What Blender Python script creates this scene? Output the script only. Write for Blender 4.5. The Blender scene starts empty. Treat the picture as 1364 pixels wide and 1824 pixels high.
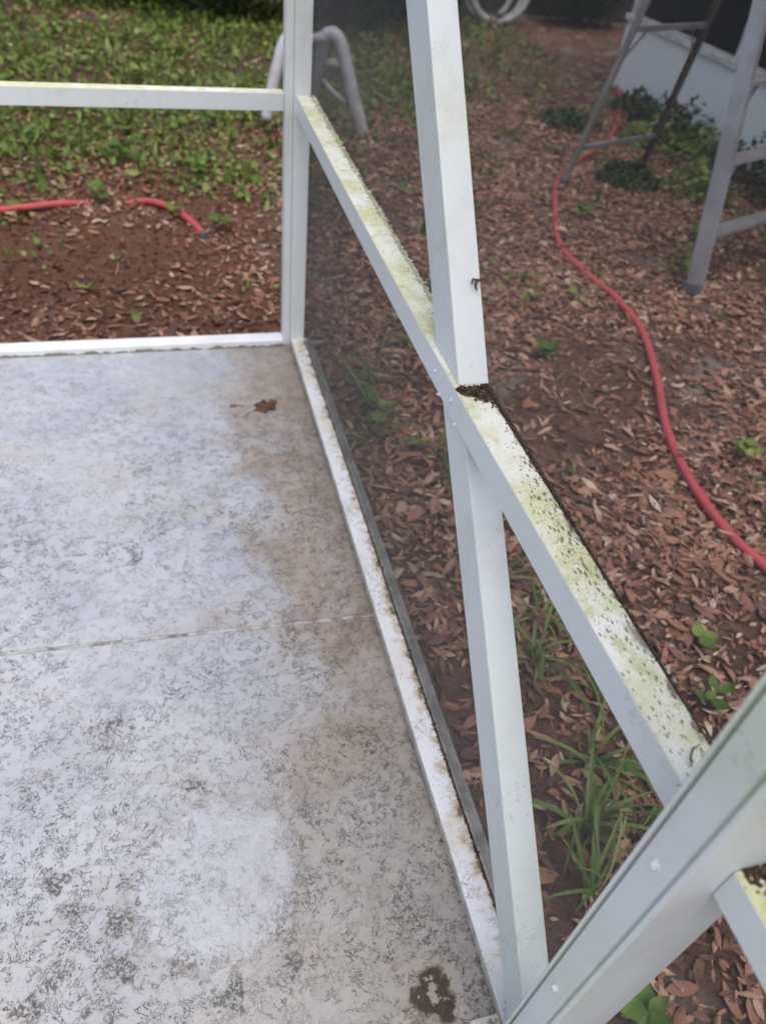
import bpy, math, random
import numpy as np
from mathutils import Vector, Matrix, noise as mnoise

# ------------------------------------------------------------------ camera, sky, sun, exposure
S = bpy.context.scene
C = S.collection
cam_d = bpy.data.cameras.new('camera'); cam = bpy.data.objects.new('camera', cam_d); C.objects.link(cam)
cam.location = (-0.4219, -2.5169, 1.5052)
cam.rotation_euler = (0.8271, -0.0968, -0.2479)
cam_d.sensor_fit = 'VERTICAL'; cam_d.sensor_height = 36.0; cam_d.lens = 1347.4 / 1824 * 36.0
cam_d.clip_start = 0.02; cam_d.clip_end = 300
cam_d.dof.use_dof = True; cam_d.dof.focus_distance = 1.15; cam_d.dof.aperture_fstop = 3.8
S.camera = cam
W = bpy.data.worlds.new('World'); S.world = W; W.use_nodes = True
wn = W.node_tree.nodes; wl = W.node_tree.links
sky = wn.new('ShaderNodeTexSky'); sky.sky_type = 'NISHITA'; sky.sun_disc = False
SUN_EL, SUN_AZ = math.radians(72), math.radians(170)      # azimuth from +Y towards +X
sky.sun_elevation = SUN_EL; sky.sun_rotation = SUN_AZ
sky.air_density = 1.0; sky.dust_density = 5.0; sky.ozone_density = 1.0
wl.new(sky.outputs[0], wn['Background'].inputs[0]); wn['Background'].inputs[1].default_value = 0.15
sun_d = bpy.data.lights.new('sun', 'SUN'); sun_d.energy = 0.6; sun_d.angle = math.radians(80); sun_d.color = (1.0, 0.97, 0.92)
sun = bpy.data.objects.new('sun', sun_d); C.objects.link(sun)
sdir = Vector((math.cos(SUN_EL) * math.sin(SUN_AZ), math.cos(SUN_EL) * math.cos(SUN_AZ), math.sin(SUN_EL)))
sun.rotation_euler = sdir.to_track_quat('Z', 'Y').to_euler()
S.view_settings.view_transform = 'Standard'; S.view_settings.look = 'None'
S.view_settings.exposure = 0.62; S.view_settings.gamma = 1.0

rng = np.random.default_rng(7); random.seed(7)
GZ = -0.08                                                # ground level outside the slab
T = 0.0508                                                # two inch tube
H = 0.8597                                                # top of the chair rails
CAMP = np.array(cam.location); CAMR = np.array(cam.rotation_euler.to_matrix())

def to_px(P):                                             # pixel in the 1364 x 1824 photograph, and depth
    q = (np.atleast_2d(P) - CAMP) @ CAMR
    d = -q[:, 2]
    return 682 + 1347.4 * q[:, 0] / d, 912 - 1347.4 * q[:, 1] / d, d

# ------------------------------------------------------------------ node helper and materials
class NB:
    def __init__(s, name):
        s.m = bpy.data.materials.new(name); s.m.use_nodes = True
        s.n = s.m.node_tree.nodes; s.l = s.m.node_tree.links
        s.b = s.n['Principled BSDF']
        s.tc = s.n.new('ShaderNodeTexCoord')
    def put(s, sock, v):
        if hasattr(v, 'is_linked') or isinstance(v, bpy.types.NodeSocket): s.l.new(v, sock)
        elif isinstance(v, (tuple, list)) and len(v) == 3 and len(sock.default_value) == 4: sock.default_value = (*v, 1)
        else: sock.default_value = v
    def noise(s, scale, detail=4, rough=.55, dist=0, vec=None, out=0):
        k = s.n.new('ShaderNodeTexNoise'); k.inputs['Scale'].default_value = scale; k.inputs['Detail'].default_value = detail
        k.inputs['Roughness'].default_value = rough; k.inputs['Distortion'].default_value = dist
        s.l.new(vec or s.tc.outputs['Object'], k.inputs['Vector']); return k.outputs[out]
    def voro(s, scale, feature='F1', vec=None, out=0, rand=1):
        k = s.n.new('ShaderNodeTexVoronoi'); k.feature = feature; k.inputs['Scale'].default_value = scale
        k.inputs['Randomness'].default_value = rand
        s.l.new(vec or s.tc.outputs['Object'], k.inputs['Vector']); return k.outputs[out]
    def math(s, op, a, b=0.0, c=None, clamp=False):
        k = s.n.new('ShaderNodeMath'); k.operation = op; k.use_clamp = clamp
        s.put(k.inputs[0], a); s.put(k.inputs[1], b)
        if c is not None: s.put(k.inputs[2], c)
        return k.outputs[0]
    def ramp(s, v, lo, hi, a=0.0, b=1.0, smooth=True):
        k = s.n.new('ShaderNodeMapRange'); k.interpolation_type = 'SMOOTHSTEP' if smooth else 'LINEAR'
        s.put(k.inputs[0], v); k.inputs[1].default_value = lo; k.inputs[2].default_value = hi
        k.inputs[3].default_value = a; k.inputs[4].default_value = b; return k.outputs[0]
    def mix(s, f, a, b, blend='MIX'):
        k = s.n.new('ShaderNodeMix'); k.data_type = 'RGBA'; k.blend_type = blend
        s.put(k.inputs[0], f); s.put(k.inputs[6], a); s.put(k.inputs[7], b); return k.outputs[2]
    def grad(s, v, stops):
        k = s.n.new('ShaderNodeValToRGB'); e = k.color_ramp.elements
        e[0].position, e[0].color = stops[0][0], (*stops[0][1], 1)
        e[1].position, e[1].color = stops[-1][0], (*stops[-1][1], 1)
        for p, c in stops[1:-1]:
            q = e.new(p); q.color = (*c, 1)
        s.l.new(v, k.inputs[0]); return k.outputs[0]
    def sep(s, v=None):
        k = s.n.new('ShaderNodeSeparateXYZ'); s.l.new(v or s.tc.outputs['Object'], k.inputs[0]); return k.outputs
    def mapped(s, scale=(1, 1, 1), rot=(0, 0, 0), loc=(0, 0, 0), vec=None):
        k = s.n.new('ShaderNodeMapping'); k.inputs['Scale'].default_value = scale; k.inputs['Rotation'].default_value = rot
        k.inputs['Location'].default_value = loc
        s.l.new(vec or s.tc.outputs['Object'], k.inputs[0]); return k.outputs[0]
    def normal(s):
        k = s.n.new('ShaderNodeNewGeometry'); return s.sep(k.outputs['Normal'])
    def bump(s, h, strength=.3, dist=.002):
        k = s.n.new('ShaderNodeBump'); k.inputs['Strength'].default_value = strength; k.inputs['Distance'].default_value = dist
        s.l.new(h, k.inputs['Height']); s.l.new(k.outputs[0], s.b.inputs['Normal'])
    def done(s, col, rough=.5, metal=0.0, spec=.5):
        s.put(s.b.inputs['Base Color'], col); s.put(s.b.inputs['Roughness'], rough)
        s.b.inputs['Metallic'].default_value = metal; s.b.inputs['Specular IOR Level'].default_value = spec
        return s.m

def frame_paint(name, moss=0.0, green=.45, tint=(.69, .725, .705)):
    b = NB(name)
    algae = b.ramp(b.noise(3.1, 3), .42, .72)
    col = b.mix(b.math('MULTIPLY', algae, green), tint, (.64, .70, .56))
    streak = b.noise(1.0, 3, vec=b.mapped((22, 22, 2.5)))
    col = b.mix(b.ramp(streak, .52, .8, 0, .22), col, (.42, .44, .38))
    N = b.normal(); up = b.ramp(N[2], .55, .8)
    # fine scattered dark specks
    sp = b.math('LESS_THAN', b.voro(110), b.math('MULTIPLY', b.ramp(b.noise(14, 2), .42, .68, .02, .13), b.ramp(up, 0, 1, .45, 1)))
    sm = b.ramp(b.math('ABSOLUTE', b.math('SUBTRACT', b.noise(33, 4, .6, .6), .5)), .0, .012, 1, 0)
    sm = b.math('MULTIPLY', sm, b.ramp(b.noise(9, 3, .6, 0, b.mapped(loc=(2, 5, 1))), .58, .66))
    col = b.mix(b.math('MULTIPLY', sm, .55), col, (.20, .18, .13))
    col = b.mix(b.ramp(b.noise(5.5, 5, .65, .3, b.mapped(loc=(4, 4, 4))), .52, .72, 0, .30), col, (.50, .46, .34))
    col = b.mix(b.math('MULTIPLY', sp, .75), col, (.06, .055, .045))
    rough = .42
    if moss:
        X = b.sep()
        n1 = b.noise(9, 4, .6); n2 = b.noise(26, 5, .65, .4)
        y = b.ramp(n1, .34, .62)
        top = b.mix(y, (.80, .79, .69), (.61, .60, .34))
        top = b.mix(b.ramp(n2, .5, .7, 0, .75), top, (.43, .48, .15))
        top = b.mix(b.ramp(b.noise(60, 4), .54, .70, 0, .6), top, (.80, .79, .70))
        st = b.mapped((1.0, 0.36, 1.0), (0, 0, .35))
        th = b.math('ADD', b.ramp(X[0], -.005, .056, .02, .22), b.math('MULTIPLY', b.ramp(X[1], -1.3, -1.6, .35, 1), b.ramp(b.noise(10, 2), .3, .65, -.02, .20)))
        d1 = b.math('LESS_THAN', b.voro(205, vec=st), th)
        d2 = b.math('LESS_THAN', b.voro(430, vec=st), b.math('MULTIPLY', th, .85))
        dots = b.math('MAXIMUM', d1, b.math('MULTIPLY', d2, .8))
        top = b.mix(b.math('MULTIPLY', dots, .85), top, (.06, .045, .028))
        edge = b.math('ADD', X[0], b.ramp(b.noise(38, 4), .3, .7, -.010, .008))
        top = b.mix(b.ramp(edge, .042, .056, 0, .85), top, (.10, .075, .045))
        col = b.mix(b.math('MULTIPLY', up, moss), col, top)
        rough = b.ramp(up, 0, 1, .42, .85)
        b.bump(b.math('ADD', n2, b.math('MULTIPLY', dots, .6)), .35, .002)
    else:
        b.bump(b.noise(240, 2), .04, .001)
    return b.done(col, rough, 0, .45)

M_FRAME = frame_paint('painted_aluminium')
M_POST = frame_paint('algae_stained_aluminium', green=1.0)
M_RAIL = frame_paint('mossy_painted_aluminium', moss=.95)

def sill_mat():
    b = NB('grimy_sill_paint'); X = b.sep(); N = b.normal()
    base = b.mix(b.ramp(b.noise(7, 3), .4, .7), (.70, .71, .715), (.63, .61, .55))
    # rusty ragged outer side, specks, brown grime on the inner face
    e = b.math('ADD', X[0], b.ramp(b.noise(30, 5, .65), .3, .7, -.022, .018))
    base = b.mix(b.ramp(e, .026, .054, 0, .85), base, (.46, .36, .22))
    base = b.mix(b.ramp(e, .050, .062, 0, .9), base, (.10, .07, .045))
    ln = b.math('ABSOLUTE', b.math('SUBTRACT', b.noise(75, 3, .6, .8), .5))
    msk = b.ramp(b.noise(16, 3), .50, .62)
    base = b.mix(b.math('MULTIPLY', b.ramp(ln, .008, .028, .75, 0), msk), base, (.16, .15, .14))
    sp = b.math('LESS_THAN', b.voro(190), b.ramp(b.noise(21, 2), .40, .66, .06, .24))
    base = b.mix(b.math('MULTIPLY', sp, .8), base, (.07, .06, .05))
    side = b.ramp(N[0], -.8, -.4, 1, 0)
    g = b.mix(b.ramp(b.noise(40, 4), .35, .65), (.36, .33, .26), (.56, .53, .46))
    base = b.mix(b.math('MULTIPLY', side, .92), base, g)
    b.bump(b.noise(90, 4), .15, .001)
    return b.done(base, .55)
M_SILL = sill_mat()

def back_sill_mat():
    b = NB('back_sill_paint'); N = b.normal()
    base = b.mix(b.ramp(b.noise(9, 3), .4, .7), (.78, .80, .82), (.70, .70, .66))
    fr = b.ramp(N[1], -.8, -.4, 1, 0)
    X = b.sep()
    low = b.ramp(b.math('ADD', X[2], b.ramp(b.noise(30, 4), .3, .7, -.006, .006)), .004, .012, 1, 0)
    base = b.mix(b.math('MULTIPLY', fr, low), base, (.22, .20, .12))
    sp = b.math('LESS_THAN', b.voro(170), b.ramp(b.noise(21, 2), .5, .7, .0, .14))
    base = b.mix(b.math('MULTIPLY', sp, .7), base, (.09, .08, .06))
    return b.done(base, .5)
M_BSILL = back_sill_mat()

def slab_mat():
    b = NB('skip_trowel_slab'); X = b.sep()
    P = b.tc.outputs['Object']
    warp = b.noise(9, 2, out=1)
    k = b.n.new('ShaderNodeVectorMath'); k.operation = 'MULTIPLY_ADD'; b.l.new(warp, k.inputs[0]); k.inputs[1].default_value = (.06, .06, 0); b.l.new(P, k.inputs[2])
    V = k.outputs[0]
    h1 = b.noise(34, 6, .66, .25, V); h2 = b.noise(75, 5, .66, .2, V); h3 = b.noise(15, 4, .6, .5, V)
    # stain map: brown dirt that follows the right sill and the corner, greyer dirt in the near field
    wob = b.ramp(b.noise(5, 4, .6), .25, .75, -.09, .09)
    nearsill = b.ramp(b.math('ADD', X[0], b.math('MULTIPLY', wob, 1.5)), -.42, -.10)
    nearsill2 = b.ramp(b.math('ADD', X[0], b.ramp(b.noise(14, 4), .3, .7, -.04, .04)), -.15, .0)
    nearcam = b.ramp(b.math('ADD', X[1], b.math('MULTIPLY', wob, 3)), -1.25, -2.1)
    patch = b.ramp(b.noise(6.5, 4, .62, .6), .44, .66)
    base = b.mix(b.ramp(b.noise(4, 3), .35, .65), (.385, .412, .448), (.455, .48, .512))
    brown = b.mix(b.ramp(b.noise(11, 4), .35, .65), (.265, .205, .15), (.345, .295, .235))
    base = b.mix(b.math('MULTIPLY', nearsill, b.ramp(b.noise(4.5, 4, .6, .3, b.mapped(loc=(0, 3, 5))), .34, .62, .62, .98)), base, brown)
    base = b.mix(b.math('MULTIPLY', nearsill2, b.ramp(patch, 0, 1, .50, .92)), base, (.195, .155, .115))
    base = b.mix(b.math('MULTIPLY', b.math('MULTIPLY', nearcam, b.ramp(b.math('ADD', X[0], b.math('MULTIPLY', wob, 2)), -.85, -.25, .25, 1)), .62), base, (.36, .345, .305))
    base = b.mix(b.math('MULTIPLY', b.ramp(b.noise(3.2, 5, .65, .5, b.mapped(loc=(7, 2, 0))), .5, .68), .45), base, (.40, .375, .33))
    # sunken grey patches between the trowelled flats
    low = b.ramp(h1, .545, .565)
    dirt = b.math('ADD', b.math('ADD', b.math('MULTIPLY', nearsill, .50), b.math('MULTIPLY', patch, .30)), b.ramp(nearcam, 0, 1, .12, .34), clamp=True)
    base = b.mix(b.math('MULTIPLY', low, b.math('MULTIPLY', dirt, .50)), base, (.30, .29, .27))
    # broken dark outlines of the flats
    def outline(h, c, w): return b.ramp(b.math('ABSOLUTE', b.math('SUBTRACT', h, c)), .25 * w, w, 1, 0)
    br = b.ramp(b.noise(30, 3, .7), .44, .56); br2 = b.ramp(b.noise(21, 3, .7, 0, b.mapped(loc=(3, 1, 0))), .45, .57)
    lines = b.math('MAXIMUM', b.math('MULTIPLY', outline(h1, .545, .028), br), b.math('MULTIPLY', outline(h1, .47, .024), br2))
    lines = b.math('MAXIMUM', lines, b.math('MULTIPLY', b.math('MULTIPLY', outline(h2, .55, .030), br2), b.ramp(patch, 0, 1, .35, 1)))
    big = b.ramp(b.noise(2.6, 4, .6, .3, b.mapped(loc=(1, 8, 0))), .36, .62, .48, 1.0)
    big = b.math('MULTIPLY', big, b.ramp(X[1], -.1, -.8, .55, 1))
    base = b.mix(b.math('MULTIPLY', b.math('MULTIPLY', lines, big), b.math('ADD', b.math('MULTIPLY', dirt, 1.4), .60, clamp=True)), base, (.055, .052, .047))
    # black mildew specks in clusters
    cl = b.ramp(b.noise(5.2, 5, .7, .3), .51, .64)
    cl = b.math('MULTIPLY', cl, b.ramp(nearcam, 0, 1, .15, 1))
    sp = b.math('MULTIPLY', b.ramp(b.noise(95, 4, .7, .4), .50, .56), b.ramp(cl, .25, .7))
    sp = b.math('MAXIMUM', sp, b.math('LESS_THAN', b.voro(120, vec=V), b.math('MULTIPLY', cl, .30)))
    sp2 = b.math('LESS_THAN', b.voro(230, vec=V), b.math('MULTIPLY', b.ramp(b.noise(8, 3), .42, .66), .22))
    base = b.mix(b.math('MULTIPLY', b.math('MAXIMUM', sp, b.math('MULTIPLY', sp2, .7)), .72), base, (.06, .058, .055))
    # faint round mark of a pot, dirt left under a second one
    def ring(cx, cy, r, w, wobble):
        dx = b.math('SUBTRACT', X[0], cx); dy = b.math('SUBTRACT', X[1], cy)
        d = b.math('SQRT', b.math('ADD', b.math('MULTIPLY', dx, dx), b.math('MULTIPLY', dy, dy)))
        d = b.math('ADD', d, b.ramp(b.noise(24, 3), .3, .7, -wobble, wobble))
        return d
    KN = [(-0.735, -2.019, 0.028), (-0.614, -2.023, 0.034), (-0.626, -1.964, 0.030), (-0.699, -1.917, 0.026), (-0.731, -1.852, 0.022), (-0.639, -1.549, 0.038), (-0.579, -1.035, 0.022), (-0.755, -2.050, 0.030), (-0.653, -2.073, 0.030), (-0.429, -2.107, 0.030), (-0.472, -1.701, 0.030), (-0.337, -2.078, 0.028)]
    kd = None
    for kx, ky, kr in KN:
        q = b.ramp(b.math('DIVIDE', ring(kx, ky, 0, 0, kr * .7), kr), .25, 1.35, 1, 0)
        kd = q if kd is None else b.math('MAXIMUM', kd, q)
    kn = b.math('MULTIPLY', kd, b.ramp(b.math('ADD', b.noise(125, 5, .78, .5), b.math('MULTIPLY', kd, .08)), .53, .59))
    base = b.mix(b.math('MULTIPLY', kd, .30), base, (.34, .325, .295))
    base = b.mix(b.math('MULTIPLY', kn, .8), base, (.040, .038, .034))
    d1 = ring(-.437, -1.905, 0, 0, .014)
    rr = b.ramp(b.math('ABSOLUTE', b.math('SUBTRACT', d1, .160)), .0, .014, 1, 0)
    base = b.mix(b.math('MULTIPLY', rr, b.ramp(b.noise(15, 3), .38, .6, .08, .42)), base, (.24, .21, .17))
    base = b.mix(b.math('MULTIPLY', b.ramp(d1, .130, .158, 1, 0), b.ramp(b.noise(26, 5, .7), .34, .60, .16, .55)), base, (.51, .535, .57))
    d2 = ring(-.094, -2.186, 0, 0, .012)
    r2 = b.math('MULTIPLY', b.ramp(d2, .032, .043, 1, 0), b.ramp(b.math('ADD', b.noise(48, 5, .7), b.ramp(d2, .0, .034, -.10, .10)), .44, .50))
    base = b.mix(b.ramp(d2, .04, .055, .5, 0), base, (.34, .28, .21))
    base = b.mix(b.math('MULTIPLY', r2, .95), base, (.034, .022, .012))
    hgt = b.math('ADD', b.math('MULTIPLY', b.ramp(h1, .535, .565, 1, 0), 1.0), b.math('MULTIPLY', b.ramp(h2, .52, .55, 1, 0), .4))
    b.bump(hgt, .55, .0016)
    return b.done(base, b.ramp(h3, .3, .7, .42, .62), 0, .45)
M_SLAB = slab_mat()

b = NB('bare_concrete'); X = b.sep()
M_CONC = b.done(b.mix(b.ramp(b.noise(18, 5, .65), .35, .65), (.30, .305, .29), (.16, .16, .15)), .8); 
b = NB('joint_filler'); M_JOINT = b.done(b.mix(b.ramp(b.noise(9, 5, .7), .50, .60), b.mix(b.ramp(b.noise(30, 4), .45, .6), (.42, .415, .405), (.30, .28, .25)), (.16, .15, .14)), .7)
b = NB('cream_plate'); M_PLATE = b.done(b.mix(b.ramp(b.noise(60, 4), .5, .66), (.60, .57, .47), (.20, .17, .11)), .6)

def soil_mat():
    b = NB('leafy_soil'); X = b.sep()
    n = b.noise(7, 6, .65); n2 = b.noise(60, 8, .75)
    c = b.grad(n, [(.3, (.095, .053, .037)), (.5, (.165, .094, .068)), (.7, (.245, .170, .132))])
    c = b.mix(b.ramp(n2, .48, .62, 0, .7), c, (.17, .095, .062))
    c = b.mix(b.ramp(b.noise(130, 4, .7), .52, .62, 0, .6), c, (.040, .026, .020))
    sandy = b.ramp(b.noise(1.7, 4, .6), .54, .66)
    c = b.mix(b.math('MULTIPLY', sandy, .75), c, (.29, .245, .215))
    left = b.math('MULTIPLY', b.ramp(X[0], .25, -.1), b.ramp(X[1], -.1, .05))
    c = b.mix(b.math('MULTIPLY', left, .55), c, (.17, .075, .043))
    g = b.ramp(b.math('ADD', X[1], b.ramp(b.noise(1.2, 3), .3, .7, -.8, .8)), 2.2, 3.4)
    g = b.math('MULTIPLY', g, b.ramp(X[0], 2.6, 1.2))
    c = b.mix(b.math('MULTIPLY', g, .55), c, (.035, .055, .018))
    b.bump(b.math('ADD', b.math('MULTIPLY', n2, 1.0), n), 1.0, .022)
    return b.done(c, .95, 0, .2)
M_SOIL = soil_mat()

def island_mat(name, stops, rough=.75, trans=0.0, gain=.35, spec=.3):
    b = NB(name); g = b.n.new('ShaderNodeNewGeometry'); o = b.n.new('ShaderNodeObjectInfo')
    r = b.math('FRACT', b.math('ADD', g.outputs['Random Per Island'], o.outputs['Random']))
    c = b.grad(r, stops)
    c = b.mix(b.ramp(b.noise(70, 3), .3, .7, 0, gain), c, tuple(x * .45 for x in stops[len(stops) // 2][1]))
    if trans: c = b.mix(b.ramp(b.noise(1.6, 4, .6), .38, .64, 0, .75), c, tuple(x * .55 for x in stops[len(stops) // 2][1]))
    b.done(c, rough, 0, spec)
    if trans:
        t = b.n.new('ShaderNodeBsdfTranslucent'); b.l.new(c, t.inputs[0]); mx = b.n.new('ShaderNodeMixShader')
        mx.inputs[0].default_value = trans; b.l.new(b.b.outputs[0], mx.inputs[1]); b.l.new(t.outputs[0], mx.inputs[2])
        b.l.new(mx.outputs[0], b.n['Material Output'].inputs['Surface'])
    return b.m
M_LEAF = island_mat('dead_oak_leaf', [(0, (.080, .044, .033)), (.2, (.175, .086, .060)), (.4, (.265, .118, .072)), (.62, (.32, .165, .108)), (.82, (.38, .245, .17)), (.94, (.44, .33, .23)), (1, (.55, .45, .36))], .62)
M_CHIP = island_mat('bark_chip', [(0, (.030, .018, .013)), (.5, (.085, .044, .030)), (.85, (.20, .092, .056)), (1, (.33, .20, .13))], .85)
M_GREEN = island_mat('ground_cover_leaf', [(0, (.055, .085, .024)), (.4, (.135, .205, .036)), (.75, (.23, .32, .062)), (.93, (.33, .39, .13)), (1, (.32, .26, .14))], .55, .25)
M_GRASS = island_mat('grass_blade', [(0, (.085, .155, .035)), (.4, (.14, .235, .055)), (.8, (.20, .30, .085)), (1, (.32, .33, .15))], .45, .3, .25)
M_WEED = island_mat('weed_leaf', [(0, (.07, .15, .025)), (.5, (.11, .21, .035)), (1, (.16, .27, .05))], .45, .3, .2)
M_DKLEAF = island_mat('dark_leaf', [(0, (.012, .028, .010)), (.5, (.028, .060, .018)), (1, (.06, .10, .03))], .5, .2)
M_MOSS = island_mat('moss_clump', [(0, (.36, .35, .18)), (.5, (.55, .53, .34)), (1, (.70, .68, .54))], .95)
M_DIRT = island_mat('dirt_clump', [(0, (.035, .022, .014)), (.5, (.085, .055, .035)), (1, (.18, .13, .085))], .95)
b = NB('screen_thread'); M_THREAD = b.done((.085, .088, .087), .6, 0, .3)
b = NB('spline_rubber'); M_SPLINE = b.done((.05, .045, .04), .7)
b = NB('screw_zinc'); M_SCREW = b.done((.72, .73, .74), .25, .2)
b = NB('red_hose'); X = b.sep()
M_HOSE = b.done(b.mix(b.ramp(b.noise(22, 4), .42, .7, 0, .55), (.42, .060, .066), (.30, .085, .078)), .45); 
def alu(name, a, c, rough=.42, metal=.75):
    b = NB(name); n = b.noise(5, 4); s = b.noise(2, 3, vec=b.mapped((40, 40, 1.5)))
    col = b.mix(b.ramp(n, .35, .65), a, c); col = b.mix(b.ramp(s, .45, .7, 0, .3), col, tuple(x * .5 for x in a))
    return b.done(col, rough, metal)
M_ALU = alu('ladder_aluminium', (.50, .51, .53), (.38, .38, .39))
M_RUST = alu('stained_leg', (.14, .10, .08), (.07, .055, .045), .7, .1)
M_FOOT = NB('rubber_foot').done((.09, .09, .09), .8)
b = NB('grey_plastic'); M_PLAS = b.done(b.mix(b.ramp(b.noise(7, 4), .4, .65), (.56, .56, .60), (.42, .42, .44)), .5)
b = NB('grey_pipe'); M_PIPE = b.done(b.mix(b.ramp(b.noise(9, 4), .4, .65), (.36, .37, .38), (.24, .25, .25)), .45)
b = NB('knee_wall_paint'); X = b.sep()
M_KNEE = b.done(b.mix(b.ramp(b.math('ADD', X[2], b.ramp(b.noise(5, 4), .3, .7, -.1, .1)), .12, -.05), (.72, .73, .70), (.52, .53, .47)), .6)
b = NB('knee_cap'); M_CAP = b.done(b.mix(b.ramp(b.noise(12, 4), .4, .6), (.62, .62, .59), (.44, .43, .38)), .6)
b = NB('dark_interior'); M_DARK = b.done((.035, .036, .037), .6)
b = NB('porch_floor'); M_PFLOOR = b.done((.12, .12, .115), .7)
def wood(name, a, c):
    b = NB(name); o = b.n.new('ShaderNodeObjectInfo')
    n = b.noise(3, 5, .6, vec=b.mapped((14, 14, 1)))
    col = b.mix(b.ramp(n, .35, .65), a, c); col = b.mix(b.math('MULTIPLY', o.outputs['Random'], .5), col, tuple(x * .6 for x in a))
    return b.done(col, .85)
M_WOOD = wood('weathered_board', (.060, .046, .036), (.035, .028, .022))
M_BARK = wood('bark', (.075, .058, .045), (.035, .028, .022))
b = NB('leaf_on_slab'); M_SLEAF = b.done(b.mix(b.ramp(b.noise(45, 4), .4, .65), (.13, .045, .022), (.05, .024, .016)), .7)

# ------------------------------------------------------------------ geometry helpers
class MB:
    def __init__(s): s.v = []; s.f = []
    def add(s, V, F):
        o = len(s.v); s.v += [tuple(map(float, p)) for p in V]; s.f += [tuple(i + o for i in q) for q in F]; return s
    def box(s, a, c):
        x0, y0, z0 = a; x1, y1, z1 = c
        return s.add([(x0, y0, z0), (x1, y0, z0), (x1, y1, z0), (x0, y1, z0), (x0, y0, z1), (x1, y0, z1), (x1, y1, z1), (x0, y1, z1)],
                     [(3, 2, 1, 0), (4, 5, 6, 7), (0, 1, 5, 4), (1, 2, 6, 5), (2, 3, 7, 6), (3, 0, 4, 7)])
    def hexa(s, A, B):                                    # two matching quads
        return s.add(list(A) + list(B), [(3, 2, 1, 0), (4, 5, 6, 7), (0, 1, 5, 4), (1, 2, 6, 5), (2, 3, 7, 6), (3, 0, 4, 7)])
    def sweep(s, rings, cap=True):                        # list of equal closed loops
        n = len(rings[0]); o = len(s.v)
        for r in rings: s.v += [tuple(map(float, p)) for p in r]
        for i in range(len(rings) - 1):
            for k in range(n):
                a = o + i * n + k; c = o + i * n + (k + 1) % n
                s.f.append((a, c, c + n, a + n))
        if cap:
            s.f.append(tuple(o + k for k in range(n))[::-1]); s.f.append(tuple(o + (len(rings) - 1) * n + k for k in range(n)))
        return s
    def tube(s, pts, r, seg=10, cap=True):
        pts = [Vector(p) for p in pts]; rings = []; N = None
        for i, p in enumerate(pts):
            t = (pts[min(i + 1, len(pts) - 1)] - pts[max(i - 1, 0)]).normalized()
            if N is None: N = t.orthogonal().normalized()
            N = (N - t * N.dot(t)).normalized(); B = t.cross(N)
            rr = r[i] if isinstance(r, (list, tuple)) else r
            rings.append([p + (N * math.cos(a) + B * math.sin(a)) * rr for a in [2 * math.pi * k / seg for k in range(seg)]])
        return s.sweep(rings, cap)
    def bar(s, p, q, w, h, side):                         # box beam from p to q, width w along side
        p, q = Vector(p), Vector(q); t = (q - p).normalized(); sd = Vector(side); sd = (sd - t * sd.dot(t)).normalized(); n = t.cross(sd)
        L = lambda c: [c + sd * (a * w / 2) + n * (e * h / 2) for a, e in ((-1, -1), (1, -1), (1, 1), (-1, 1))]
        return s.hexa(L(p), L(q))
    def mesh(s, name): 
        me = bpy.data.meshes.new(name); me.from_pydata(s.v, [], s.f); me.update(); return me
    def build(s, name, mat, parent=None, bevel=0.0, smooth=False, kind=None):
        me = s.mesh(name)
        if smooth: me.polygons.foreach_set('use_smooth', [True] * len(me.polygons))
        me.materials.append(mat)
        return link(name, me, parent, bevel, kind)

def link(name, me, parent=None, bevel=0.0, kind=None):
    o = bpy.data.objects.new(name, me); C.objects.link(o)
    if parent is not None: o.parent = parent
    if bevel:
        m = o.modifiers.new('bevel', 'BEVEL'); m.width = bevel; m.segments = 2; m.limit_method = 'ANGLE'; m.harden_normals = False
    if kind: o['kind'] = kind
    return o

def empty(name, loc=(0, 0, 0), rz=0.0, label=None, cat=None, group=None):
    o = bpy.data.objects.new(name, None); C.objects.link(o); o.location = loc; o.rotation_euler.z = rz; o.empty_display_size = .05
    return tag(o, label, cat, group)
def tag(o, label=None, cat=None, group=None, kind=None):
    if label: o['label'] = label
    if cat: o['category'] = cat
    if group: o['group'] = group
    if kind: o['kind'] = kind
    return o

def np_mesh(name, V, tris, mat):
    me = bpy.data.meshes.new(name); n = len(tris)
    me.vertices.add(len(V)); me.vertices.foreach_set('co', V.astype(np.float32).ravel())
    me.loops.add(n * 3); me.loops.foreach_set('vertex_index', tris.astype(np.int32).ravel())
    me.polygons.add(n); me.polygons.foreach_set('loop_start', np.arange(0, n * 3, 3, dtype=np.int32)); me.polygons.foreach_set('loop_total', np.full(n, 3, np.int32))
    me.update(); me.validate(); me.materials.append(mat); return me

def rot_z(a):
    R = np.zeros((len(a), 3, 3)); R[:, 0, 0] = np.cos(a); R[:, 0, 1] = -np.sin(a); R[:, 1, 0] = np.sin(a); R[:, 1, 1] = np.cos(a); R[:, 2, 2] = 1; return R
def rot_x(a):
    R = np.zeros((len(a), 3, 3)); R[:, 1, 1] = np.cos(a); R[:, 1, 2] = -np.sin(a); R[:, 2, 1] = np.sin(a); R[:, 2, 2] = np.cos(a); R[:, 0, 0] = 1; return R
def rot_y(a):
    R = np.zeros((len(a), 3, 3)); R[:, 0, 0] = np.cos(a); R[:, 0, 2] = np.sin(a); R[:, 2, 0] = -np.sin(a); R[:, 2, 2] = np.cos(a); R[:, 1, 1] = 1; return R

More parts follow.
